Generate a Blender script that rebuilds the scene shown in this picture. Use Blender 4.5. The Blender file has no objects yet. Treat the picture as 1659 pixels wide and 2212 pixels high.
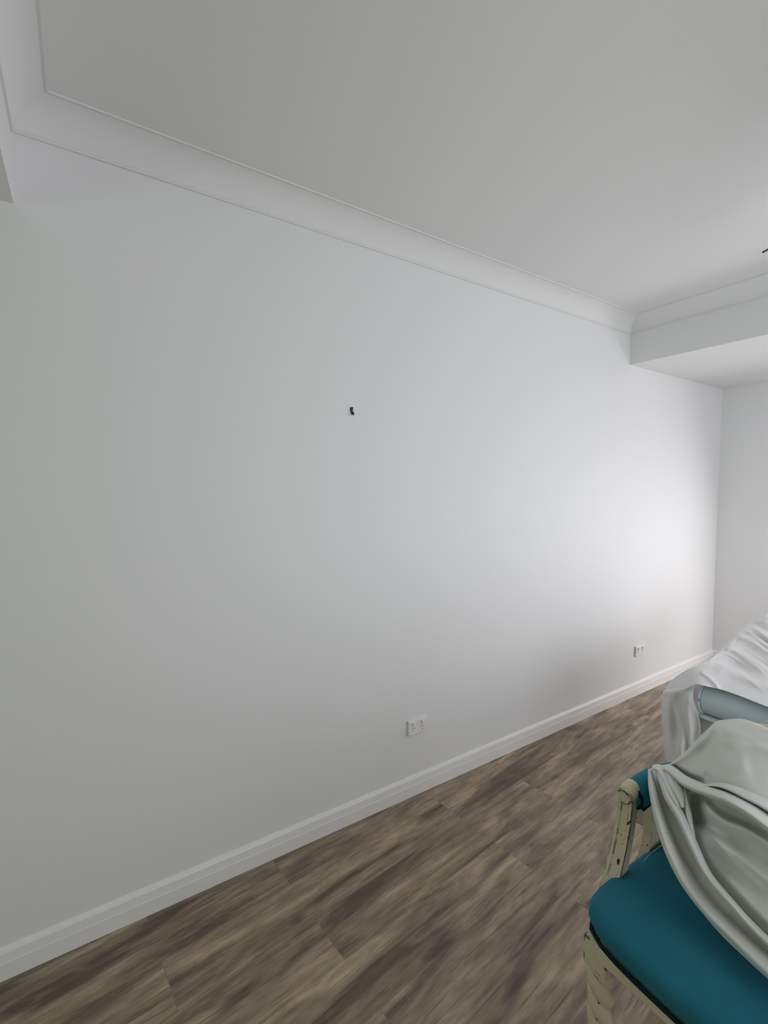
import bpy, bmesh, math, random
import numpy as np
from mathutils import Vector, Matrix

# ------------------------------------------------------------------ camera
YAW, PITCH, ROLL, F = 0.9927433, -0.0534077, 0.0005836, 1004.80
CAM = Vector((0.0, -1.7662854, 1.5))
W, H = 1659.0, 2212.0
FW = Vector((math.cos(YAW)*math.cos(PITCH), math.sin(YAW)*math.cos(PITCH), math.sin(PITCH)))
RT = FW.cross(Vector((0, 0, 1))).normalized()
UP = RT.cross(FW).normalized()
_c, _s = math.cos(ROLL), math.sin(ROLL)
RT, UP = _c*RT + _s*UP, -_s*RT + _c*UP
sc = bpy.context.scene
C = sc.collection
cam_d = bpy.data.cameras.new('camera'); cam = bpy.data.objects.new('camera', cam_d); C.objects.link(cam)
cam.matrix_world = Matrix(((RT.x, UP.x, -FW.x, CAM.x), (RT.y, UP.y, -FW.y, CAM.y), (RT.z, UP.z, -FW.z, CAM.z), (0, 0, 0, 1)))
cam_d.sensor_fit = 'HORIZONTAL'; cam_d.sensor_width = 36.0; cam_d.lens = 36.0*F/W
cam_d.clip_start = 0.02
sc.camera = cam

# ------------------------------------------------------------------ light
sc.view_settings.view_transform = 'Standard'; sc.view_settings.look = 'None'
sc.view_settings.gamma = 1.0; sc.view_settings.use_curve_mapping = False
sc.view_settings.exposure = 0.10
wd = bpy.data.worlds.new('world'); sc.world = wd; wd.use_nodes = True
bg = wd.node_tree.nodes['Background']; bg.inputs[0].default_value = (0.80, 0.90, 1.0, 1); bg.inputs[1].default_value = 0.6

def daylight(name, loc, size, direction, power, color, spread=180):
    l = bpy.data.lights.new(name, 'AREA'); l.shape = 'RECTANGLE'; l.size, l.size_y = size
    l.energy = power; l.color = color; l.spread = math.radians(spread)
    o = bpy.data.objects.new(name, l); C.objects.link(o); o.location = loc
    o.rotation_euler = Vector(direction).to_track_quat('-Z', 'Y').to_euler()
    return o
# daylight through the glass door of the far bay and the left window; the rear lamp is added fill
daylight('daylight_glass_door', (4.50, -1.60, 0.92), (1.75, 1.75), (-1, 0.18, -0.48), 28, (1.0, 0.96, 0.975))
daylight('rear_fill', (2.25, -3.35, 1.20), (2.9, 1.65), (0.20, 1, -0.12), 37, (0.92, 0.93, 1.0))  # lamp added to brighten the middle of the long wall and the chair
daylight('daylight_left_window', (-2.85, -1.9, 1.45), (1.8, 1.2), (1, 0, 0.9), 9, (0.80, 1.0, 0.58))

# ------------------------------------------------------------------ materials
def mat(name, col, rough=0.6, spec=0.3, bump=None, metal=0.0):
    m = bpy.data.materials.new(name); m.use_nodes = True
    b = m.node_tree.nodes['Principled BSDF']
    b.inputs['Base Color'].default_value = (*col, 1); b.inputs['Roughness'].default_value = rough
    b.inputs['Specular IOR Level'].default_value = spec; b.inputs['Metallic'].default_value = metal
    if bump:
        sc_, st, dist = bump
        nt = m.node_tree; n = nt.nodes
        tc = n.new('ShaderNodeTexCoord'); no = n.new('ShaderNodeTexNoise'); bp = n.new('ShaderNodeBump')
        no.inputs['Scale'].default_value = sc_; no.inputs['Detail'].default_value = 4
        bp.inputs['Strength'].default_value = st; bp.inputs['Distance'].default_value = dist
        nt.links.new(tc.outputs['Object'], no.inputs['Vector']); nt.links.new(no.outputs['Fac'], bp.inputs['Height'])
        nt.links.new(bp.outputs['Normal'], b.inputs['Normal'])
    return m

M_wall = mat('white_wall_paint', (0.80, 0.80, 0.80), 0.55, 0.25, (350, 0.08, 0.001))
M_ceil = mat('white_ceiling_paint', (0.78, 0.78, 0.77), 0.9, 0.1, (250, 0.06, 0.001))
M_trim = mat('white_gloss_trim', (0.84, 0.83, 0.81), 0.35, 0.4)
M_plastic = mat('white_plastic', (0.84, 0.83, 0.82), 0.3, 0.5)
M_slot = mat('dark_slot', (0.10, 0.09, 0.09), 0.7)
M_black = mat('black_bracket_metal', (0.012, 0.010, 0.009), 0.45, 0.5)
M_brass = mat('tan_screw', (0.35, 0.24, 0.17), 0.4, 0.5)
M_seam = mat('dark_braid', (0.012, 0.028, 0.036), 0.9, 0.05)
M_alu = mat('white_window_frame', (0.8, 0.8, 0.8), 0.4)
M_blue = mat('pale_blue_upholstery', (0.66, 0.79, 0.83), 0.75, 0.15, (900, 0.25, 0.001))
M_bluetrim = mat('pale_blue_painted_rail', (0.60, 0.70, 0.73), 0.5, 0.3)
M_grey = mat('grey_lining', (0.50, 0.48, 0.47), 0.9, 0.05, (30, 0.3, 0.01))
M_fan = mat('pale_fan_blade', (0.62, 0.68, 0.70), 0.4, 0.4)
M_fanedge = mat('dark_fan_edge', (0.06, 0.065, 0.075), 0.4, 0.4)
M_fanhub = mat('brushed_fan_hub', (0.5, 0.52, 0.54), 0.3, 0.5, None, 0.8)

def cloth_mat(name, col, bumpscale=1400):
    m = mat(name, col, 0.95, 0.05, (bumpscale, 0.15, 0.0006))
    nt = m.node_tree; n = nt.nodes; b = n['Principled BSDF']
    tr = n.new('ShaderNodeBsdfTranslucent'); tr.inputs[0].default_value = (*col, 1)
    mx = n.new('ShaderNodeMixShader'); mx.inputs[0].default_value = 0.12
    nt.links.new(b.outputs[0], mx.inputs[1]); nt.links.new(tr.outputs[0], mx.inputs[2])
    nt.links.new(mx.outputs[0], n['Material Output'].inputs[0])
    return m
M_sheet = cloth_mat('white_cotton_sheet', (0.83, 0.84, 0.80))
M_sheet2 = cloth_mat('thin_white_sheet', (0.83, 0.83, 0.825))

def teal_mat():
    m = mat('teal_velvet', (0.022, 0.165, 0.235), 0.85, 0.1)
    nt = m.node_tree; n = nt.nodes; b = n['Principled BSDF']
    tc = n.new('ShaderNodeTexCoord'); no = n.new('ShaderNodeTexNoise'); no.inputs['Scale'].default_value = 5
    rp = n.new('ShaderNodeValToRGB')
    rp.color_ramp.elements[0].position = .3; rp.color_ramp.elements[0].color = (0.018, 0.150, 0.215, 1)
    rp.color_ramp.elements[1].position = .7; rp.color_ramp.elements[1].color = (0.026, 0.185, 0.255, 1)
    nt.links.new(tc.outputs['Object'], no.inputs['Vector']); nt.links.new(no.outputs['Fac'], rp.inputs['Fac'])
    nt.links.new(rp.outputs[0], b.inputs['Base Color'])
    b.inputs['Sheen Weight'].default_value = 0.15; b.inputs['Sheen Roughness'].default_value = 0.5
    b.inputs['Sheen Tint'].default_value = (0.3, 0.7, 0.85, 1)
    n2 = n.new('ShaderNodeTexNoise'); n2.inputs['Scale'].default_value = 900
    bp = n.new('ShaderNodeBump'); bp.inputs['Strength'].default_value = .3; bp.inputs['Distance'].default_value = .001
    nt.links.new(tc.outputs['Object'], n2.inputs['Vector']); nt.links.new(n2.outputs['Fac'], bp.inputs['Height'])
    nt.links.new(bp.outputs[0], b.inputs['Normal'])
    return m
M_teal = teal_mat()

def cream_mat():
    m = mat('distressed_cream_paint', (0.66, 0.58, 0.42), 0.55, 0.3)
    nt = m.node_tree; n = nt.nodes; b = n['Principled BSDF']
    tc = n.new('ShaderNodeTexCoord')
    a = n.new('ShaderNodeTexNoise'); a.inputs['Scale'].default_value = 42; a.inputs['Detail'].default_value = 3
    r = n.new('ShaderNodeValToRGB'); r.color_ramp.elements[0].position = .675; r.color_ramp.elements[1].position = .69
    r.color_ramp.elements[0].color = (0, 0, 0, 1); r.color_ramp.elements[1].color = (1, 1, 1, 1)
    a2 = n.new('ShaderNodeTexNoise'); a2.inputs['Scale'].default_value = 9
    c2 = n.new('ShaderNodeValToRGB'); c2.color_ramp.elements[0].color = (0.60, 0.52, 0.37, 1); c2.color_ramp.elements[1].color = (0.72, 0.65, 0.49, 1)
    # worn edges
    ge = n.new('ShaderNodeNewGeometry'); bv = n.new('ShaderNodeBevel'); bv.samples = 6; bv.inputs['Radius'].default_value = 0.0045
    dt = n.new('ShaderNodeVectorMath'); dt.operation = 'DOT_PRODUCT'
    nt.links.new(bv.outputs[0], dt.inputs[0]); nt.links.new(ge.outputs['Normal'], dt.inputs[1])
    pe = n.new('ShaderNodeValToRGB'); pe.color_ramp.elements[0].position = .955; pe.color_ramp.elements[1].position = .975; pe.color_ramp.elements[0].color = (1, 1, 1, 1); pe.color_ramp.elements[1].color = (0, 0, 0, 1)
    mm = n.new('ShaderNodeMath'); mm.operation = 'MULTIPLY'
    a3 = n.new('ShaderNodeTexNoise'); a3.inputs['Scale'].default_value = 38
    r3 = n.new('ShaderNodeValToRGB'); r3.color_ramp.elements[0].position = .50; r3.color_ramp.elements[1].position = .54
    mx = n.new('ShaderNodeMix'); mx.data_type = 'RGBA'
    mx.inputs[7].default_value = (0.05, 0.028, 0.018, 1)
    ad = n.new('ShaderNodeMath'); ad.operation = 'MAXIMUM'
    L = nt.links.new
    for t in (a, a2, a3): L(tc.outputs['Object'], t.inputs['Vector'])
    L(a.outputs['Fac'], r.inputs['Fac']); L(a2.outputs['Fac'], c2.inputs['Fac']); L(a3.outputs['Fac'], r3.inputs['Fac'])
    L(dt.outputs['Value'], pe.inputs['Fac']); L(pe.outputs[0], mm.inputs[0]); L(r3.outputs[0], mm.inputs[1])
    L(r.outputs[0], ad.inputs[0]); L(mm.outputs[0], ad.inputs[1]); L(ad.outputs[0], mx.inputs[0])
    L(c2.outputs[0], mx.inputs[6]); L(mx.outputs[2], b.inputs['Base Color'])
    return m
M_cream = cream_mat()
M_worn = mat('bare_dark_wood', (0.045, 0.026, 0.018), 0.7, 0.2)

def floor_mat():
    m = bpy.data.materials.new('vinyl_plank_floor'); m.use_nodes = True
    nt = m.node_tree; n = nt.nodes; L = nt.links.new; b = n['Principled BSDF']
    tc = n.new('ShaderNodeTexCoord'); mp = n.new('ShaderNodeMapping')
    mp.inputs['Rotation'].default_value = (0, 0, -math.radians(6.2)); mp.inputs['Location'].default_value = (0.62, 0.05, 0)
    L(tc.outputs['Object'], mp.inputs['Vector'])
    br = n.new('ShaderNodeTexBrick'); br.offset = 0.37; br.inputs['Scale'].default_value = 1
    br.inputs['Brick Width'].default_value = 1.22; br.inputs['Row Height'].default_value = 0.181
    br.inputs['Mortar Size'].default_value = 0.0007; br.inputs['Mortar Smooth'].default_value = 0.4; br.inputs['Bias'].default_value = 0
    br.inputs['Color1'].default_value = (0, 0, 0, 1); br.inputs['Color2'].default_value = (1, 1, 1, 1); br.inputs['Mortar'].default_value = (0.5, 0.5, 0.5, 1)
    L(mp.outputs[0], br.inputs['Vector'])
    # each plank shifts its own grain
    sep = n.new('ShaderNodeSeparateColor'); L(br.outputs['Color'], sep.inputs[0])
    mul = n.new('ShaderNodeVectorMath'); mul.operation = 'SCALE'; mul.inputs[0].default_value = (13.0, 7.0, 0.0)
    L(sep.outputs[0], mul.inputs['Scale'])
    add = n.new('ShaderNodeVectorMath'); add.operation = 'ADD'; L(mp.outputs[0], add.inputs[0]); L(mul.outputs[0], add.inputs[1])
    def stretched(sx, sy, scale, detail, dist=0.0, rough=0.55):
        q = n.new('ShaderNodeMapping'); q.inputs['Scale'].default_value = (sx, sy, 1); L(add.outputs[0], q.inputs['Vector'])
        t = n.new('ShaderNodeTexNoise'); t.inputs['Scale'].default_value = scale; t.inputs['Detail'].default_value = detail
        t.inputs['Distortion'].default_value = dist; t.inputs['Roughness'].default_value = rough
        L(q.outputs[0], t.inputs['Vector']); return t.outputs['Fac']
    def ramp(src, p0, c0, p1, c1):
        r = n.new('ShaderNodeValToRGB'); e = r.color_ramp.elements
        e[0].position = p0; e[1].position = p1; e[0].color = (*c0, 1) if len(c0) == 3 else c0; e[1].color = (*c1, 1)
        L(src, r.inputs['Fac']); return r.outputs[0]
    def mix(kind, fac, a, bb):
        x = n.new('ShaderNodeMix'); x.data_type = 'RGBA'; x.blend_type = kind
        if isinstance(fac, float): x.inputs[0].default_value = fac
        else: L(fac, x.inputs[0])
        for s, i in ((a, 6), (bb, 7)):
            if isinstance(s, tuple): x.inputs[i].default_value = (*s, 1)
            else: L(s, x.inputs[i])
        return x.outputs[2]
    base = ramp(stretched(1.0, 6.0, 1.9, 4, 0.9), .36, (0.150, 0.109, 0.080), .66, (0.50, 0.39, 0.275))
    grain = ramp(stretched(1.6, 26, 2.4, 6, 0.5), .30, (0.60, 0.57, 0.55), .60, (1.0, 1.0, 1.0))
    col = mix('MULTIPLY', 0.75, base, grain)
    streak = ramp(stretched(1.1, 26, 2.6, 4, 0.9, 0.6), .60, (0, 0, 0), .70, (1, 1, 1))
    col = mix('MIX', mix('MULTIPLY', 1.0, streak, (0.62, 0.62, 0.62)), col, (0.070, 0.048, 0.034))
    thin = ramp(stretched(1.5, 62, 2.2, 3, 0.7, 0.55), .63, (0, 0, 0), .69, (1, 1, 1))
    col = mix('MIX', mix('MULTIPLY', 1.0, thin, (0.6, 0.6, 0.6)), col, (0.055, 0.038, 0.028))
    pale = ramp(stretched(1.6, 9, 3.0, 3, 0.4), .56, (0, 0, 0), .74, (0.42, 0.42, 0.42))
    col = mix('MIX', pale, col, (0.46, 0.39, 0.31))
    blot = ramp(stretched(4.5, 16, 2.0, 5, 0.4, 0.62), .36, (0.80, 0.78, 0.76), .62, (1.16, 1.15, 1.13))
    col = mix('MULTIPLY', 0.9, col, blot)
    # knots
    q = n.new('ShaderNodeMapping'); q.inputs['Scale'].default_value = (2.2, 4.4, 1); L(add.outputs[0], q.inputs['Vector'])
    v = n.new('ShaderNodeTexVoronoi'); v.inputs['Scale'].default_value = 1.1; L(q.outputs[0], v.inputs['Vector'])
    kn = ramp(v.outputs['Distance'], .035, (1, 1, 1), .11, (0, 0, 0))
    col = mix('MIX', mix('MULTIPLY', 1.0, kn, (0.8, 0.8, 0.8)), col, (0.055, 0.042, 0.034))
    pl = ramp(sep.outputs[0], 0.0, (0.95, 0.95, 0.96), 1.0, (1.05, 1.04, 1.02))
    col = mix('MULTIPLY', 1.0, col, pl)
    col = mix('MIX', mix('MULTIPLY', 1.0, br.outputs['Fac'], (0.35, 0.35, 0.35)), col, (0.05, 0.04, 0.032))
    L(col, b.inputs['Base Color'])
    b.inputs['Roughness'].default_value = 0.37; b.inputs['Specular IOR Level'].default_value = 0.5
    bp = n.new('ShaderNodeBump'); bp.inputs['Strength'].default_value = .12; bp.inputs['Distance'].default_value = .002
    L(grain, bp.inputs['Height']); L(bp.outputs[0], b.inputs['Normal'])
    return m
M_floor = floor_mat()

def glass_mat():
    m = bpy.data.materials.new('window_glass'); m.use_nodes = True; n = m.node_tree.nodes
    g = n.new('ShaderNodeBsdfTransparent'); s = n.new('ShaderNodeBsdfGlossy'); s.inputs['Roughness'].default_value = 0.02
    mx = n.new('ShaderNodeMixShader'); mx.inputs[0].default_value = 0.06
    m.node_tree.links.new(g.outputs[0], mx.inputs[1]); m.node_tree.links.new(s.outputs[0], mx.inputs[2])
    m.node_tree.links.new(mx.outputs[0], n['Material Output'].inputs[0]); return m
M_glass = glass_mat()

# ------------------------------------------------------------------ helpers
def box(bm, x0, x1, y0, y1, z0, z1, mtx=None):
    vs = [bm.verts.new((x, y, z)) for x in (x0, x1) for y in (y0, y1) for z in (z0, z1)]
    if mtx is not None:
        for v in vs: v.co = mtx @ v.co
    for f in ((0, 1, 3, 2), (4, 6, 7, 5), (0, 4, 5, 1), (2, 3, 7, 6), (0, 2, 6, 4), (1, 5, 7, 3)):
        bm.faces.new([vs[i] for i in f])
    return vs

def loft(bm, rings, closed=True, caps=True):
    R = [[bm.verts.new(p) for p in r] for r in rings]
    n = len(R[0])
    for a, b in zip(R[:-1], R[1:]):
        for i in range(n if closed else n-1):
            j = (i+1) % n
            bm.faces.new((a[i], a[j], b[j], b[i]))
    if caps and closed:
        bm.faces.new(R[0][::-1]); bm.faces.new(R[-1])
    return R

def tube(bm, pts, r, seg=10, caps=True):
    pts = [Vector(p) for p in pts]; rings = []
    for i, p in enumerate(pts):
        t = (pts[min(i+1, len(pts)-1)] - pts[max(i-1, 0)]).normalized()
        a = t.cross(Vector((0, 0, 1)));
        if a.length < 1e-3: a = t.cross(Vector((1, 0, 0)))
        a.normalize(); b = t.cross(a)
        rr = r[i] if isinstance(r, (list, tuple)) else r
        rings.append([p + rr*(math.cos(2*math.pi*k/seg)*a + math.sin(2*math.pi*k/seg)*b) for k in range(seg)])
    loft(bm, rings, True, caps)

def obj(name, bm, m, parent=None, smooth=False, bevel=None, sub=0, solid=None, angle=40):
    bmesh.ops.recalc_face_normals(bm, faces=bm.faces)
    me = bpy.data.meshes.new(name); bm.to_mesh(me); bm.free()
    me.materials.append(m)
    o = bpy.data.objects.new(name, me); C.objects.link(o)
    if smooth:
        for p in me.polygons: p.use_smooth = True
        if angle is not None:
            me.set_sharp_from_angle(angle=math.radians(angle))
    if solid:
        md = o.modifiers.new('solid', 'SOLIDIFY'); md.thickness = solid; md.offset = -1
    if bevel:
        md = o.modifiers.new('bevel', 'BEVEL'); md.width = bevel; md.segments = 3; md.limit_method = 'ANGLE'; md.angle_limit = math.radians(35)
    if sub:
        md = o.modifiers.new('sub', 'SUBSURF'); md.levels = sub; md.render_levels = sub
    if parent is not None:
        o.parent = parent; o.matrix_parent_inverse = Matrix.Translation(-parent.location)
    return o

def thing(name, label, cat, loc, group=None):
    o = bpy.data.objects.new(name, None); C.objects.link(o); o.location = loc; o.empty_display_size = .1
    o['label'] = label; o['category'] = cat
    if group: o['group'] = group
    return o
def struct(name, bm, m, parent=None, **k):
    o = obj(name, bm, m, parent, **k)
    if parent is None: o['kind'] = 'structure'
    return o
def catmull(pts, n):
    P = [np.array(p, float) for p in pts]; P = [2*P[0]-P[1]] + P + [2*P[-1]-P[-2]]; out = []
    k = len(P)-3
    for s in np.linspace(0, k, n):
        i = min(int(s), k-1); t = s-i; a, b, c, d = P[i:i+4]
        out.append(0.5*(2*b + (c-a)*t + (2*a-5*b+4*c-d)*t*t + (3*b-a-3*c+d)*t**3))
    return np.array(out)

# ------------------------------------------------------------------ room
XL, XB, XE, ZC, CW, HC, ZB = -0.139, 3.133, 4.552, 2.530, 0.095, 2.620, 2.325
XF, YR = -3.0, -3.5        # far left wall, wall behind the photographer
b = bmesh.new(); box(b, XF, XE, YR, 0, -0.1, 0); struct('floor', b, M_floor)
b = bmesh.new(); box(b, XF-.12, XE+.12, 0, .12, -0.1, 2.75); struct('wall_front', b, M_wall)
b = bmesh.new(); E0, E1, EZ = -2.55, -0.66, 1.98
for a in ((YR, E0, -.1, 2.75), (E1, 0, -.1, 2.75), (E0, E1, EZ, 2.75), (E0, E1, -.1, 0.0)):
    box(b, XE, XE+.12, a[0], a[1], a[2], a[3])
struct('wall_right', b, M_wall)
b = bmesh.new(); box(b, XL, XB, YR, 0, HC, HC+.1); struct('ceiling', b, M_ceil)
b = bmesh.new(); box(b, XB, XE, YR, 0, ZB, HC+.1); struct('wall_bulkhead_right', b, M_wall)
b = bmesh.new(); box(b, XF, XL, YR, 0, ZB, HC+.1); struct('wall_bulkhead_left', b, M_wall)
# wall behind the photographer, its window opening added for the fill lamp
b = bmesh.new()
W0, W1, WA, WB = 0.75, 3.75, 0.3, 2.1
for a in ((XF-.12, W0, -.1, 2.75), (W1, XE+.12, -.1, 2.75), (W0, W1, -.1, WA), (W0, W1, WB, 2.75)):
    box(b, a[0], a[1], YR-.12, YR, a[2], a[3])
struct('wall_rear', b, M_wall)
b = bmesh.new()
L0, L1, LA, LB = -2.85, -0.95, 0.6, 2.05
for a in ((YR, L0, -.1, 2.75), (L1, 0, -.1, 2.75), (L0, L1, -.1, LA), (L0, L1, LB, 2.75)):
    box(b, XF-.12, XF, a[0], a[1], a[2], a[3])
struct('wall_left', b, M_wall)
def window(name, axis, a0, a1, z0, z1, plane):
    b = bmesh.new(); t = .045
    mid = (a0+a1)/2
    for (p, q, r, s) in ((a0, a1, z0, z0+t), (a0, a1, z1-t, z1), (a0, a0+t, z0+t, z1-t), (a1-t, a1, z0+t, z1-t), (mid-t/2, mid+t/2, z0+t, z1-t)):
        if axis == 'x': box(b, p, q, plane-.03, plane+.03, r, s)
        else: box(b, plane-.03, plane+.03, p, q, r, s)
    f = struct(name, b, M_alu)
    b = bmesh.new()
    if axis == 'x': box(b, a0+t, a1-t, plane-.004, plane+.004, z0+t, z1-t)
    else: box(b, plane-.004, plane+.004, a0+t, a1-t, z0+t, z1-t)
    obj('pane', b, M_glass, f)
window('door_1', 'y', E0, E1, 0, EZ, XE+.06)
window('window_rear_added', 'x', W0, W1, WA, WB, YR-.06)  # added unseen window, sized and placed to suit the rear fill lamp
window('window_2', 'y', L0, L1, LA, LB, XF-.06)

# cove cornices: profile offset o from the wall, height z
prof = [(0.0, ZC-.004), (0.007, ZC-.004), (0.007, ZC+.004)]
for k in range(13):
    t = math.radians(6 + 78*k/12)
    prof.append((CW - (CW-.004)*math.cos(t), ZC + (HC-ZC-.004)*math.sin(t)))
prof += [(CW-.006, HC-.006), (CW, HC-.006), (CW, HC), (0.0, HC)]
def cove(name, fn):
    b = bmesh.new(); loft(b, [[fn(o, z, 0) for o, z in prof], [fn(o, z, 1) for o, z in prof]])
    struct(name, b, M_trim if False else M_ceil, smooth=True, angle=30)
cove('trim_1', lambda o, z, e: (XL+o if e == 0 else XB-o, -o, z))
cove('trim_2', lambda o, z, e: (XL+o, -o if e == 0 else YR, z))
cove('trim_3', lambda o, z, e: (XB-o, -o if e == 0 else YR, z))

# skirting boards, bevelled top and a shadow step
sk = [(0, 0), (.016, 0), (.016, .052), (.0148, .055), (.0125, .082), (.009, .088), (.004, .0935), (0, .096)]
def skirt(name, fn):
    b = bmesh.new(); loft(b, [[fn(o, z, 0) for o, z in sk], [fn(o, z, 1) for o, z in sk]])
    struct(name, b, M_trim)
skirt('baseboard_front', lambda o, z, e: (XF+.02 if e == 0 else XE-o, -o, z))
skirt('baseboard_right', lambda o, z, e: (XE-o, -o if e == 0 else -.50, z))

# ------------------------------------------------------------------ power outlets
def outlet(x, z, label):
    t = thing('power_outlet', label, 'power outlet', (x, 0, z), 'double power outlets on the long white wall')
    b = bmesh.new(); box(b, x-.057, x+.057, -.011, 0, z-.037, z+.037); obj('cover_plate', b, M_plastic, t, bevel=.003)
    b = bmesh.new(); box(b, x-.053, x+.053, -.0125, -.0100, z-.033, z+.033); obj('face_panel', b, M_plastic, t, bevel=.001)
    for s in (-1, 1):
        cx = x + s*.027
        b = bmesh.new(); box(b, cx-.0055, cx+.0055, -.0200, -.0120, z+.010, z+.025); obj('switch', b, M_plastic, t, bevel=.0015)
        b = bmesh.new()
        for dx, dz, a in ((-.0068, -.0045, 28), (.0068, -.0045, -28), (0, -.019, 0)):
            mt = Matrix.Translation((cx+dx, -.0125, z+dz)) @ Matrix.Rotation(math.radians(a), 4, 'Y')
            box(b, -.0011, .0011, -.0006, .0004, -.004, .004, mt)
        obj('socket', b, M_slot, t)
    return t
outlet(1.342, .340, 'white double power outlet low on wall, the larger one nearer the camera')
outlet(3.357, .322, 'white double power outlet low on wall, the far one close to the right corner')

# wall bracket: small black strap with a screw
t = thing('wall_hook', 'tiny black metal picture hook screwed to the bare white wall', 'wall hook', (.985, 0, 1.826))
b = bmesh.new()
loft(b, [[(.979, 0, 1.842), (.993, 0, 1.8435), (.993, -.003, 1.8435), (.979, -.003, 1.842)],
         [(.978, 0, 1.834), (.9915, 0, 1.834), (.9915, -.003, 1.834), (.978, -.003, 1.834)],
         [(.979, -.002, 1.826), (.990, -.002, 1.826), (.990, -.005, 1.826), (.979, -.005, 1.826)],
         [(.981, -.006, 1.815), (.9935, -.006, 1.817), (.9935, -.010, 1.817), (.981, -.010, 1.815)],
         [(.982, -.010, 1.808), (.990, -.010, 1.808), (.990, -.013, 1.808), (.982, -.013, 1.808)]])
obj('hook_plate', b, M_black, t)
b = bmesh.new(); tube(b, [(.986, -.001, 1.827), (.986, -.0075, 1.8265)], [.0034, .0030], 12); obj('screw', b, M_brass, t)

# ------------------------------------------------------------------ ceiling fan, blade tip in frame
def fan():
    c = Vector((1.80, -1.62, 2.33))
    t = thing('ceiling_fan', 'pale ceiling fan with dark blade edge poking in at the right edge below the ceiling', 'ceiling fan', (c.x, c.y, 2.62))
    b = bmesh.new(); tube(b, [(c.x, c.y, 2.62), (c.x, c.y, 2.585), (c.x, c.y, 2.56)], [.065, .06, .02], 24); obj('canopy', b, M_fanhub, t, smooth=True)
    b = bmesh.new(); tube(b, [(c.x, c.y, 2.59), (c.x, c.y, 2.36)], .012, 12); obj('rod', b, M_fanhub, t, smooth=True)
    b = bmesh.new(); tube(b, [(c.x, c.y, 2.385), (c.x, c.y, 2.37), (c.x, c.y, 2.31), (c.x, c.y, 2.285)], [.04, .09, .095, .05], 32); obj('motor_housing', b, M_fanhub, t, smooth=True)
    tip = Vector((2.0953, -1.0649, 2.35))
    a0 = math.atan2(tip.y-c.y, tip.x-c.x); R = (Vector((tip.x, tip.y, 0))-Vector((c.x, c.y, 0))).length
    for k in range(3):
        a = a0 + k*2*math.pi/3
        b = bmesh.new(); rings = []; edge = []
        for i in range(13):
            q = i/12; r_ = .085 + (R-.085)*q
            w = .05 + .06*min(1, q/.3) if q < .85 else .004 + .106*math.sqrt(max(0, 1-((q-.85)/.15)**2))
            f = lambda yy, zz: (c.x + r_*math.cos(a) - yy*math.sin(a), c.y + r_*math.sin(a) + yy*math.cos(a), 2.35 + zz)
            edge.append(f(0, 0))
            rings.append([f(0, -.002), f(-w, -.002+w*.18), f(-w, .002+w*.18), f(0, .002)])
        loft(b, rings); bl = obj('blade', b, M_fan, t)
        b = bmesh.new(); tube(b, edge, .0035, 8); obj('edge_trim', b, M_fanedge, bl)
fan()

# ------------------------------------------------------------------ armchair (faces -x, its left front corner leg is in view)
ch = thing('armchair', 'French style armchair with teal seat and distressed cream frame, half covered by a sheet', 'armchair', (1.30, -1.43, 0))
YA, YB = -1.105, -1.755      # the two arm sides
X0, X1 = 1.015, 1.56         # front, back
def seat_outline(n=64, inset=0.0):
    # rounded trapezoid, bowed front
    pts = []
    cx, cy = (X0+X1)/2, (YA+YB)/2
    for k in range(n):
        a = 2*math.pi*k/n
        ca, sa = math.cos(a), math.sin(a)
        p = 8.0
        r = 1/((abs(ca)**p + abs(sa)**p)**(1/p))
        ux, uy = ca*r, sa*r
        x = cx + ux*((X1-X0)/2 - inset); y = cy + uy*((abs(YB-YA))/2 - inset - .018*(ux*.5+.5))
        if ux < 0: x -= .018*(1-uy*uy)
        pts.append((x, y))
    return pts
b = bmesh.new()
rings = []
for z, ins in ((.405, .004), (.425, -.006), (.445, -.010), (.462, -.004), (.474, .014), (.481, .045), (.486, .09), (.491, .16), (.493, .22)):
    rings.append([(x, y, z) for x, y in seat_outline(64, ins)])
loft(b, rings); obj('seat', b, M_teal, ch, smooth=True, angle=80)
# dark braid round the cushion's lower edge
o_ = seat_outline(64, -.004); b = bmesh.new()
pts = [(x, y, .405) for x, y in o_]; pts.append(pts[0]); tube(b, pts, .0052, 8, False); obj('braid', b, M_seam, ch, smooth=True)
b = bmesh.new(); tube(b, catmull([pp for pp in ((1.235, -1.135, .472), (1.30, -1.128, .474), (1.36, -1.130, .477), (1.44, -1.140, .480))], 16), .0022, 8)
obj('welt', b, mat('teal_welt_highlight', (0.16, 0.38, 0.36), .5, .4), ch, smooth=True)  # pale tone puts the highlight along the welt into its colour
# seat rails
b = bmesh.new(); box(b, X0-.012, X0+.025, YB+.05, YA-.05, .368, .4035); obj('front_rail', b, M_cream, ch, bevel=.004)
for y in (YA-.03, YB+.005):
    b = bmesh.new(); box(b, X0+.03, X1-.02, y, y+.025, .360, .403); obj('side_rail', b, M_cream, ch, bevel=.004)
b = bmesh.new(); box(b, X1-.035, X1-.01, YB+.03, YA-.03, .360, .403); obj('back_rail', b, M_cream, ch, bevel=.004)
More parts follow.
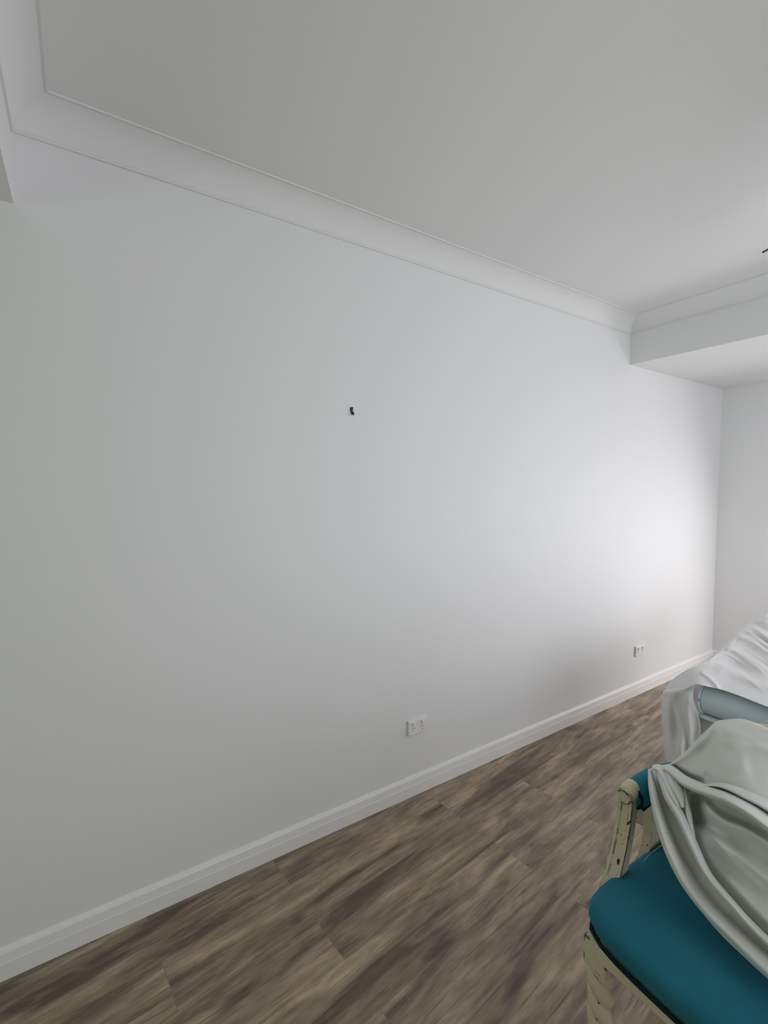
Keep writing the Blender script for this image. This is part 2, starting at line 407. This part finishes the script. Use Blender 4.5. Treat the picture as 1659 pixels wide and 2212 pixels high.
# twisted front legs with square block heads
def front_leg(x, y, sgn):
    b = bmesh.new()
    box(b, x-.030, x+.030, y-.030, y+.030, .330, .402)
    bmesh.ops.bevel(b, geom=[e for e in b.edges], offset=.003, segments=2, affect='EDGES')
    rings = []; n = 40; m = 110
    for i in range(m+1):
        z = .338*(1-i/m); s = i/m
        R = .031 - .008*s
        if s > .93: R = .014 + .008*math.sin((s-.93)/.07*math.pi)
        neck = 1.0 if s > .03 else .8 + .2*s/.03
        ring = []
        for k in range(n):
            a = 2*math.pi*k/n
            tw = abs(math.sin(a + sgn*z*math.pi/.052))**.7 if s < .93 else 1
            r = R*neck*(.70 + .36*tw)
            ring.append((x + r*math.cos(a), y + r*math.sin(a), z))
        rings.append(ring)
    loft(b, rings); obj('leg', b, M_cream, ch, smooth=True, angle=50)
front_leg(X0+.022, YA-.048, 1); front_leg(X0+.022, YB+.048, -1)
for y in (YA-.03, YB+.03):
    b = bmesh.new(); rings = []
    for z, x, w in ((.40, X1-.025, .022), (.25, X1-.02, .019), (.1, X1+.005, .016), (0, X1+.03, .014)):
        rings.append([(x-w, y-w, z), (x+w, y-w, z), (x+w, y+w, z), (x-w, y+w, z)])
    loft(b, rings); obj('leg', b, M_cream, ch, bevel=.003)
# arm posts: S-curved, grooved front face, volute head, plus the padded arms
def arm(y, inner):   # inner = -1: inner side is towards -y
    b = bmesh.new(); rings = []
    path = [(1.128, .395, .023), (1.138, .43, .023), (1.160, .475, .0215), (1.183, .53, .021), (1.199, .58, .0205), (1.208, .62, .020), (1.213, .662, .019)]
    path = catmull(path, 22)
    for x, z, w in path:
        dp = .034 + .030*max(0, (.52-z)/.12)**1.3      # front to back depth grows towards the seat
        g = .0028 if .465 < z < .645 else 0
        ring = [(x, y-w), (x, y-w*.52), (x+g, y-w*.46), (x+g, y+w*.46), (x, y+w*.52), (x, y+w), (x+dp, y+w*.9), (x+dp, y-w*.9)]
        rings.append([(p, q, z) for p, q in ring])
    loft(b, rings); post = obj('arm_post', b, M_cream, ch, smooth=True, angle=25, bevel=.0015)
    # volute head
    b = bmesh.new(); rings = []
    for dx, r in ((-.012, .010), (-.012, .0155), (-.0105, .018), (-.007, .0185), (-.006, .0215), (.004, .0235), (.018, .024), (.032, .022), (.040, .014)):
        rings.append([(1.216+dx, y + r*.93*math.cos(2*math.pi*k/28), .668 + .25*dx + r*math.sin(2*math.pi*k/28)) for k in range(28)])
    loft(b, rings); obj('volute', b, M_cream, post, smooth=True, angle=50)
    b = bmesh.new()
    tube(b, [(1.2030, y + .0172*.93*math.cos(a), .6655 + .0172*math.sin(a)) for a in np.linspace(math.radians(150), math.radians(20), 16)], [.0004, .0012, .0022, .0026, .0018, .0012, .002, .0014, .001, .0012, .0008, .0016, .0012, .0008, .0007, .0004], 6)
    tube(b, [(1.2030, y + .0172*.93*math.cos(a), .6655 + .0172*math.sin(a)) for a in np.linspace(math.radians(-170), math.radians(-60), 12)], .0006, 6)
    rr = [.0005 + .0008*abs(math.sin(i*2.3+1)) for i in range(22)]
    tube(b, [(x+.0002, y + inner*(w-.0004), z) for x, z, w in path], rr, 6)
    obj('worn_edge', b, M_worn, post)
    b = bmesh.new(); rings = []
    for x, z, r in catmull([(1.235, .655, .018), (1.25, .656, .033), (1.28, .658, .036), (1.34, .660, .035), (1.42, .655, .031), (1.52, .64, .022)], 20):
        rings.append([(x, y-.004 + 1.0*r*math.cos(2*math.pi*k/24), z + .95*r*math.sin(2*math.pi*k/24)) for k in range(24)])
    loft(b, rings); pad = obj('arm_pad', b, M_teal, ch, smooth=True, angle=70)
    b = bmesh.new()
    for s in (-1, 1):
        tube(b, [(x, y-.004+s*.024, z-.027) for x, z in ((1.25, .656), (1.28, .658), (1.34, .660), (1.42, .657))], .004, 8)
    pts = [(1.2395, y-.004+.027*math.cos(a), .655+.027*math.sin(a)) for a in np.linspace(0, 2*math.pi, 25)]
    tube(b, pts, .0045, 8, False)
    obj('braid', b, M_seam, pad, smooth=True)
    b = bmesh.new(); box(b, 1.245, 1.52, y-.016, y+.016, .617, .629)
    obj('arm_rail', b, M_cream, ch, bevel=.004)
    # rear stile carrying the arm, flared foot
    b = bmesh.new(); rings = []
    for z, x0, x1 in ((.40, 1.28, 1.52), (.43, 1.30, 1.50), (.47, 1.325, 1.46), (.505, 1.335, 1.40), (.54, 1.335, 1.372), (.625, 1.335, 1.362)):
        rings.append([(x0, y-.012, z), (x1, y-.012, z), (x1, y+.014, z), (x0, y+.014, z)])
    loft(b, rings); obj('arm_stile', b, M_cream, ch, bevel=.003)
arm(YA, -1); arm(YB, 1)
# backrest frame and cushion, under the sheet
b = bmesh.new()
pts = [(X1-.02, YA-.03, .38), (X1-.005, YA-.035, .60), (X1+.01, YA-.06, .74), (X1+.02, YA-.13, .805), (X1+.022, (YA+YB)/2, .835), (X1+.02, YB+.13, .805), (X1+.01, YB+.06, .74), (X1-.005, YB+.035, .60), (X1-.02, YB+.03, .38)]
tube(b, catmull(pts, 40), .019, 10); obj('back_frame', b, M_cream, ch, smooth=True)
b = bmesh.new(); rings = []
for z, hw, dx in ((.50, .25, 0), (.56, .265, -.01), (.66, .26, -.012), (.74, .235, -.005), (.79, .18, .005), (.81, .10, .012)):
    ym = (YA+YB)/2
    rings.append([(X1-.012+dx+.035*c_, ym+hw*s_, z) for c_, s_ in [(math.cos(2*math.pi*k/24)*(-1), math.sin(2*math.pi*k/24)) for k in range(24)]])
loft(b, rings); obj('backrest', b, M_teal, ch, smooth=True, angle=80)

# ------------------------------------------------------------------ sofa under a sheet (faces the long wall; its arm with a pale blue roll is bare)
so = thing('sofa', 'sofa along the right with pale blue rolled arm top showing between two sheets', 'sofa', (3.2, -1.4, 0))
XR = 2.13
def roll(x, y0, y1, z, r):
    b = bmesh.new(); rings = []
    for yy, k_ in ((y0, .80), (y0-.004, .93), (y0-.012, 1.0), (y1+.012, 1.0), (y1+.004, .93), (y1, .8)):
        rings.append([(x + k_*r*math.cos(2*math.pi*k/36), yy, z + k_*r*1.05*math.sin(2*math.pi*k/36)) for k in range(36)])
    loft(b, rings); return b
ar = obj('arm_roll', roll(XR+.035, -.905, -1.80, .622, .058), M_blue, so, smooth=True, angle=60)
b = bmesh.new()
pts = [(XR+.035+.060*math.cos(a), -.908, .622+.063*math.sin(a)) for a in np.linspace(0, 2*math.pi, 37)]
tube(b, pts, .0042, 8, False); obj('piping', b, M_bluetrim, ar, smooth=True)
b = bmesh.new(); tube(b, [(XR+.030, -.91, .686), (XR+.030, -1.80, .686)], .0035, 8); obj('seam', b, M_bluetrim, ar, smooth=True)
b = bmesh.new(); box(b, XR-.012, XR+.10, -1.80, -.905, .548, .562); obj('arm_rail', b, M_bluetrim, so, bevel=.003)
b = bmesh.new(); box(b, XR+.005, XR+.09, -1.80, -.89, .12, .548); obj('side_panel', b, M_grey, so, bevel=.01)
b = bmesh.new(); box(b, XR+.10, 3.20, -1.80, -.86, .14, .40); obj('seat_base', b, M_grey, so, bevel=.03)
b = bmesh.new(); box(b, XR+.26, 3.18, -1.76, -.93, .40, .575); obj('seat_cushion', b, M_blue, so, bevel=.05)
b = bmesh.new(); box(b, XR+.10, 3.20, -1.98, -1.76, .14, .74); obj('backrest', b, M_blue, so, bevel=.06)
b = bmesh.new(); box(b, 3.20, 3.32, -1.80, -1.15, .14, .58); obj('arm', b, M_blue, so, bevel=.04)
for x in (XR+.13, 3.15):
    for y in (-.90, -1.93):
        b = bmesh.new(); tube(b, [(x, y, .15), (x, y, 0)], [.025, .018], 12); obj('leg', b, M_cream, so, smooth=True)

# ------------------------------------------------------------------ draped sheets
def pt(px, py, z=None, x=None, y=None):
    v = FW*F + RT*(px-W/2) - UP*(py-H/2)
    if z is not None: t = (z-CAM.z)/v.z
    elif x is not None: t = (x-CAM.x)/v.x
    else: t = (y-CAM.y)/v.y
    return CAM + v*t
def tps(ctrl):
    A = np.array(ctrl, float); X = A[:, :2]/100.0; Z = A[:, 2]; n = len(A)
    def U(r2): return np.where(r2 > 1e-12, .5*r2*np.log(np.maximum(r2, 1e-12)), 0)
    d2 = ((X[:, None]-X[None])**2).sum(-1)
    K = U(d2) + np.eye(n)*1e-3; P = np.c_[np.ones(n), X]
    M = np.block([[K, P], [P.T, np.zeros((3, 3))]])
    s = np.linalg.solve(M, np.r_[Z, 0, 0, 0])
    def f(px, py):
        q = np.array([px, py])/100.0
        return float(U(((X-q)**2).sum(1)) @ s[:n] + s[n] + s[n+1]*q[0] + s[n+2]*q[1])
    return f
def seg_dist(p, line):
    best = 1e9; sgn = 0; tt = 0
    n = len(line)-1
    for i in range(n):
        a = line[i]; b_ = line[i+1]; d = b_-a; L2 = d@d
        t = min(1, max(0, (p-a)@d/L2)); q = a+d*t; e = p-q; r = math.hypot(*e)
        if r < best: best = r; sgn = 1 if d[0]*e[1]-d[1]*e[0] > 0 else -1; tt = (i+t)/n
    return best, sgn, tt
class Folds:
    """soft ridges (amp > 0) and valleys (amp < 0) of the cloth; w0,w1 = width on the two sides"""
    def __init__(s, L): s.L = [(catmull(l, 14), a, w0, w1) for l, a, w0, w1 in L]
    def __call__(s, px, py):
        p = np.array([px, py]); z = 0
        for l, a, w0, w1 in s.L:
            if px < l[:, 0].min()-60 or px > l[:, 0].max()+60: continue
            d, sg, t = seg_dist(p, l); w = w0 if sg < 0 else w1
            z += a*math.exp(-(d/w)**2)*min(1, 6*min(t, 1-t)+.12)
        return z
def patch(bm, grid):
    V = [[bm.verts.new(p) for p in r] for r in grid]
    for a, b_ in zip(V[:-1], V[1:]):
        for i in range(len(a)-1):
            try: bm.faces.new((a[i], a[i+1], b_[i+1], b_[i]))
            except ValueError: pass
def ribbon(bm, zf, line, widths, h, off, n=50, m=10):
    L = catmull(line, n); Wd = np.interp(np.linspace(0, 1, n), np.linspace(0, 1, len(widths)), widths)
    G = []
    for i in range(n):
        t = L[min(i+1, n-1)]-L[max(i-1, 0)]; t = t/np.hypot(*t); nn = np.array([-t[1], t[0]])
        e = min(1, i/4, (n-1-i)/4+.2)
        row = []
        for k in range(m+1):
            u = -1+2*k/m; q = L[i]+nn*u*Wd[i]
            row.append(pt(q[0], q[1], zf(L[i][0], L[i][1]) + off + h*(max(0, 1-abs(u)**3.2)**.6-.5)*(.4+.6*e)))
        G.append(row)
    patch(bm, G)

# --- sheet over the armchair
zc = tps([(1400, 1660, .715), (1445, 1650, .735), (1490, 1612, .80), (1530, 1570, .860), (1560, 1553, .878), (1600, 1552, .886), (1659, 1573, .886),
          (1405, 1700, .700), (1412, 1750, .668), (1428, 1800, .63), (1445, 1850, .59), (1475, 1910, .55), (1510, 1965, .525), (1560, 2022, .512), (1610, 2070, .508), (1659, 2115, .505),
          (1470, 1700, .72), (1500, 1800, .655), (1560, 1700, .775), (1560, 1850, .63), (1620, 1700, .80), (1620, 1850, .66), (1620, 1980, .565), (1560, 1950, .565),
          (1800, 1640, .87), (1800, 1800, .76), (1800, 2000, .60), (1800, 2230, .515), (2150, 1800, .87), (2150, 2100, .72), (2150, 2500, .53)])
fo = Folds([
    ([(1448, 1656), (1485, 1678), (1525, 1693)], -.026, 6, 6),
    ([(1478, 1742), (1500, 1815), (1530, 1875), (1580, 1935), (1640, 1998), (1720, 2070)], -.030, 8, 8),
    ([(1522, 1668), (1534, 1684), (1537, 1697)], -.006, 7, 10),
    ([(1507, 1712), (1503, 1745), (1512, 1788)], -.040, 13, 13),
    ([(1500, 1714), (1560, 1770), (1620, 1795), (1700, 1850)], .022, 8, 16),
    ([(1560, 1795), (1620, 1850), (1700, 1900)], -.012, 9, 12),
    ([(1545, 1745), (1600, 1765), (1700, 1815)], -.012, 7, 9),
    ([(1535, 1800), (1590, 1870), (1660, 1930)], .008, 7, 9),
    ([(1515, 1790), (1575, 1830), (1640, 1880), (1720, 1950)], .020, 8, 20),
    ([(1530, 1830), (1580, 1880), (1650, 1960)], -.008, 14, 14),
    ([(1560, 1880), (1610, 1930), (1700, 2040)], .007, 12, 14),
    ([(1520, 1590), (1480, 1628), (1440, 1650)], .010, 8, 8),
    ([(1560, 1580), (1620, 1590), (1720, 1610)], .007, 6, 9),
    ([(1560, 1602), (1640, 1612), (1720, 1640)], .007, 6, 12),
    ([(1540, 1570), (1530, 1600), (1500, 1625)], -.006, 8, 8),
    ([(1560, 1720), (1620, 1745), (1700, 1790)], -.014, 10, 10),
    ([(1540, 1640), (1580, 1660), (1620, 1650)], .004, 26, 26),
])
top = catmull([(1400, 1661), (1420, 1654), (1445, 1649), (1468, 1632), (1490, 1612), (1512, 1588), (1530, 1570), (1545, 1557), (1562, 1553), (1600, 1552), (1659, 1573), (1730, 1600), (1800, 1640), (1980, 1720), (2150, 1800)], 90)
bot = catmull([(1400, 1664), (1404, 1700), (1413, 1750), (1428, 1800), (1446, 1850), (1476, 1910), (1511, 1965), (1560, 2022), (1610, 2070), (1659, 2115), (1730, 2175), (1800, 2230), (1980, 2370), (2150, 2500)], 90)
b = bmesh.new(); G = []
for i in range(90):
    row = []
    # behind the ridge the cloth rolls over and hangs down
    p0 = pt(top[i][0], top[i][1], zc(*top[i]))
    fall = min(1, i/30)
    for k, (dx, dz) in enumerate(((.10, -.34), (.095, -.20), (.085, -.10), (.065, -.04), (.035, -.012))):
        row.append(p0 + Vector((dx*(.35+.65*fall), (.06-.02*k)*(1-fall), dz*(.6+.4*fall))))
    for k in range(61):
        s = k/60; q = top[i]*(1-s) + bot[i]*s
        row.append(pt(q[0], q[1], zc(*q) + fo(*q)*min(1, s*12)))
    G.append(row)
patch(b, G)
# rolled hem band and the folds gathered on the arm
R = lambda line, w, h, off: ribbon(b, zc, line, w, h, off)
R([(1404, 1662), (1409, 1700), (1424, 1760), (1447, 1825), (1482, 1893), (1530, 1958), (1590, 2018), (1659, 2083), (1740, 2150)], [5, 9, 13, 17, 20, 20, 21, 23, 25], .026, .016)
R([(1424, 1664), (1446, 1720), (1470, 1762), (1500, 1830), (1530, 1890), (1580, 1950), (1640, 2015), (1740, 2105)], [9, 13, 12, 11, 9, 8, 9, 10], .026, .024)
R([(1408, 1657), (1424, 1660), (1440, 1682), (1455, 1712), (1468, 1745)], [5, 9, 12, 13, 5], .012, .030)
R([(1440, 1664), (1455, 1690), (1468, 1715), (1475, 1745)], [6, 12, 11, 4], .012, .030)
R([(1426, 1657), (1448, 1663), (1480, 1688), (1520, 1705), (1570, 1722), (1620, 1748), (1680, 1790), (1760, 1840)], [5, 11, 13, 13, 15, 17, 19, 21], .032, .022)
R([(1515, 1697), (1560, 1697), (1610, 1716), (1660, 1740), (1740, 1790)], [2, 7, 11, 13, 14], .018, .014)
R([(1478, 1700), (1487, 1760), (1500, 1810)], [3, 8, 3], .014, .016)
sh = obj('dust_sheet', b, M_sheet, smooth=True, angle=None, solid=.0015, sub=1)
sh['label'] = 'nearer white dust sheet draped over the back and arm of the teal armchair'; sh['category'] = 'sheet'; sh['group'] = 'white dust sheets over furniture'

# --- sheet over the sofa
zs = tps([(1436, 1486, .50), (1452, 1468, .565), (1470, 1456, .615), (1487, 1445, .665), (1512, 1434, .67), (1543, 1417, .655), (1574, 1392, .66), (1599, 1365, .69), (1622, 1345, .72), (1659, 1324, .77),
          (1462, 1478, .60), (1500, 1477, .695), (1540, 1484, .700), (1590, 1500, .700), (1659, 1526, .700), (1760, 1560, .70), (1900, 1280, .84), (1900, 1440, .74), (1900, 1620, .70),
          (1520, 1456, .69), (1580, 1450, .655), (1659, 1470, .67), (1600, 1410, .65), (1659, 1400, .67), (1760, 1300, .82), (1760, 1420, .66), (1760, 1340, .76)])
random.seed(4)
fl = [([(1512, 1450), (1530, 1462), (1556, 1488)], .012, 4, 4),
      ([(1540, 1440), (1600, 1462), (1700, 1500)], .012, 8, 10),
      ([(1530, 1432), (1600, 1440), (1700, 1475)], -.008, 8, 8)]
for i in range(26):
    q = i/25; x0 = 1532 + 128*q + random.uniform(-3, 3)
    y0 = float(np.interp(x0, [1530, 1543, 1557, 1573, 1586, 1599, 1622, 1642, 1659], [1425, 1417.5, 1405, 1392, 1380, 1365, 1345, 1334, 1324])) + 2
    a = random.uniform(.005, .0115)*(1 if i % 2 == 0 else -.9); w = random.uniform(2.6, 4.4); sl = random.uniform(.45, .68); ln = random.uniform(60, 125)
    fl.append(([(x0-3, y0), (x0+ln*.22, y0+ln*.22*sl*.35), (x0+ln*.55, y0+ln*.55*sl*.8), (x0+ln, y0+ln*sl)], a, w, w*random.uniform(1, 1.8)))
fs = Folds(fl)
top = catmull([(1436, 1486), (1443, 1476), (1452, 1468), (1468, 1456), (1487, 1445), (1512, 1434), (1530, 1425), (1543, 1417.5), (1557, 1405), (1573, 1392), (1586, 1380), (1599, 1365), (1622, 1345), (1642, 1334), (1659, 1324), (1700, 1308), (1740, 1302), (1780, 1300)], 110)
bot = catmull([(1438, 1489), (1452, 1488), (1470, 1486), (1490, 1483), (1503, 1478), (1530, 1483), (1560, 1490), (1600, 1504), (1659, 1527), (1700, 1541), (1800, 1577), (1900, 1614)], 110)
b = bmesh.new(); G = []
for i in range(110):
    row = []
    p0 = pt(top[i][0], top[i][1], zs(*top[i]))
    fr = min(1, i/40)**2
    for dy, dz in ((.09, -.40), (.085, -.25), (.07, -.12), (.05, -.05), (.02, -.012)):
        row.append(p0 + Vector((dy*(1-fr)*1.2, dy*fr, dz*(.35+.65*fr))))
    for k in range(51):
        s = k/50; q = top[i]*(1-s) + bot[i]*s
        row.append(pt(q[0], q[1], zs(*q) + fs(*q)*min(1, .35+s*8)))
    G.append(row)
patch(b, G)
# side drop over the front corner of the arm
cols = [(1434, 1490, 2.30), (1431, 1500, 2.24), (1440, 1500, 2.17), (1458, 1500, 2.12), (1478, 1500, 2.10), (1496, 1500, 2.10), (1514, 1500, 2.115)]
rows = [1480, 1492, 1510, 1535, 1565, 1590, 1610, 1640, 1680, 1720, 1760]
left = [1440, 1433, 1430, 1428, 1430, 1434, 1433, 1438, 1448, 1458, 1466]
topx = [(1440, 1488), (1452, 1487), (1464, 1486), (1476, 1484.5), (1488, 1483), (1497, 1481), (1502, 1478)]
G = []
for j, py in enumerate(rows):
    r = []
    for i in range(7):
        s = i/6; rx = 1499 if py < 1535 else 1513
        if py == 1535: rx = 1506
        px = left[j] + (rx-left[j])*s
        xx = [2.235, 2.165, 2.135, 2.120, 2.108, 2.104, 2.108][i] + (.012*math.sin(j*.9+i*1.9) if 0 < i < 6 and j > 1 else 0)
        if j == 0:
            q = topx[i]; z = zs(*q); r.append(np.array(pt(q[0], q[1], z)))
        else:
            p = pt(px, py, x=xx); r.append(np.array(p))
    G.append(r)
G = np.array(G)
G2 = [catmull(list(r), 40) for r in G]; G2 = np.array(G2)
G3 = np.array([catmull(list(G2[:, i]), 60) for i in range(40)])
G3[:, :, 2] = np.maximum(G3[:, :, 2], .004)
for i in range(40):
    for j in range(60):
        if j > 8:
            G3[i, j, 0] += .010*math.sin(i*.55+1.0)*min(1, (j-8)/15)*math.sin(math.pi*i/39)
patch(b, [[Vector(p) for p in r] for r in G3])
# return of the cloth round the front of the arm, towards the wall
L_ = G3[0]; patch(b, [[Vector(p)+Vector((d, .02*min(1, d*20), -.0)) for p in L_[4:]] for d in (0, .03, .06)])
s2 = obj('dust_sheet', b, M_sheet2, smooth=True, angle=None, solid=.0015, sub=1)
s2['label'] = 'farther white dust sheet with many creases spread over the sofa by the long wall'; s2['category'] = 'sheet'; s2['group'] = 'white dust sheets over furniture'
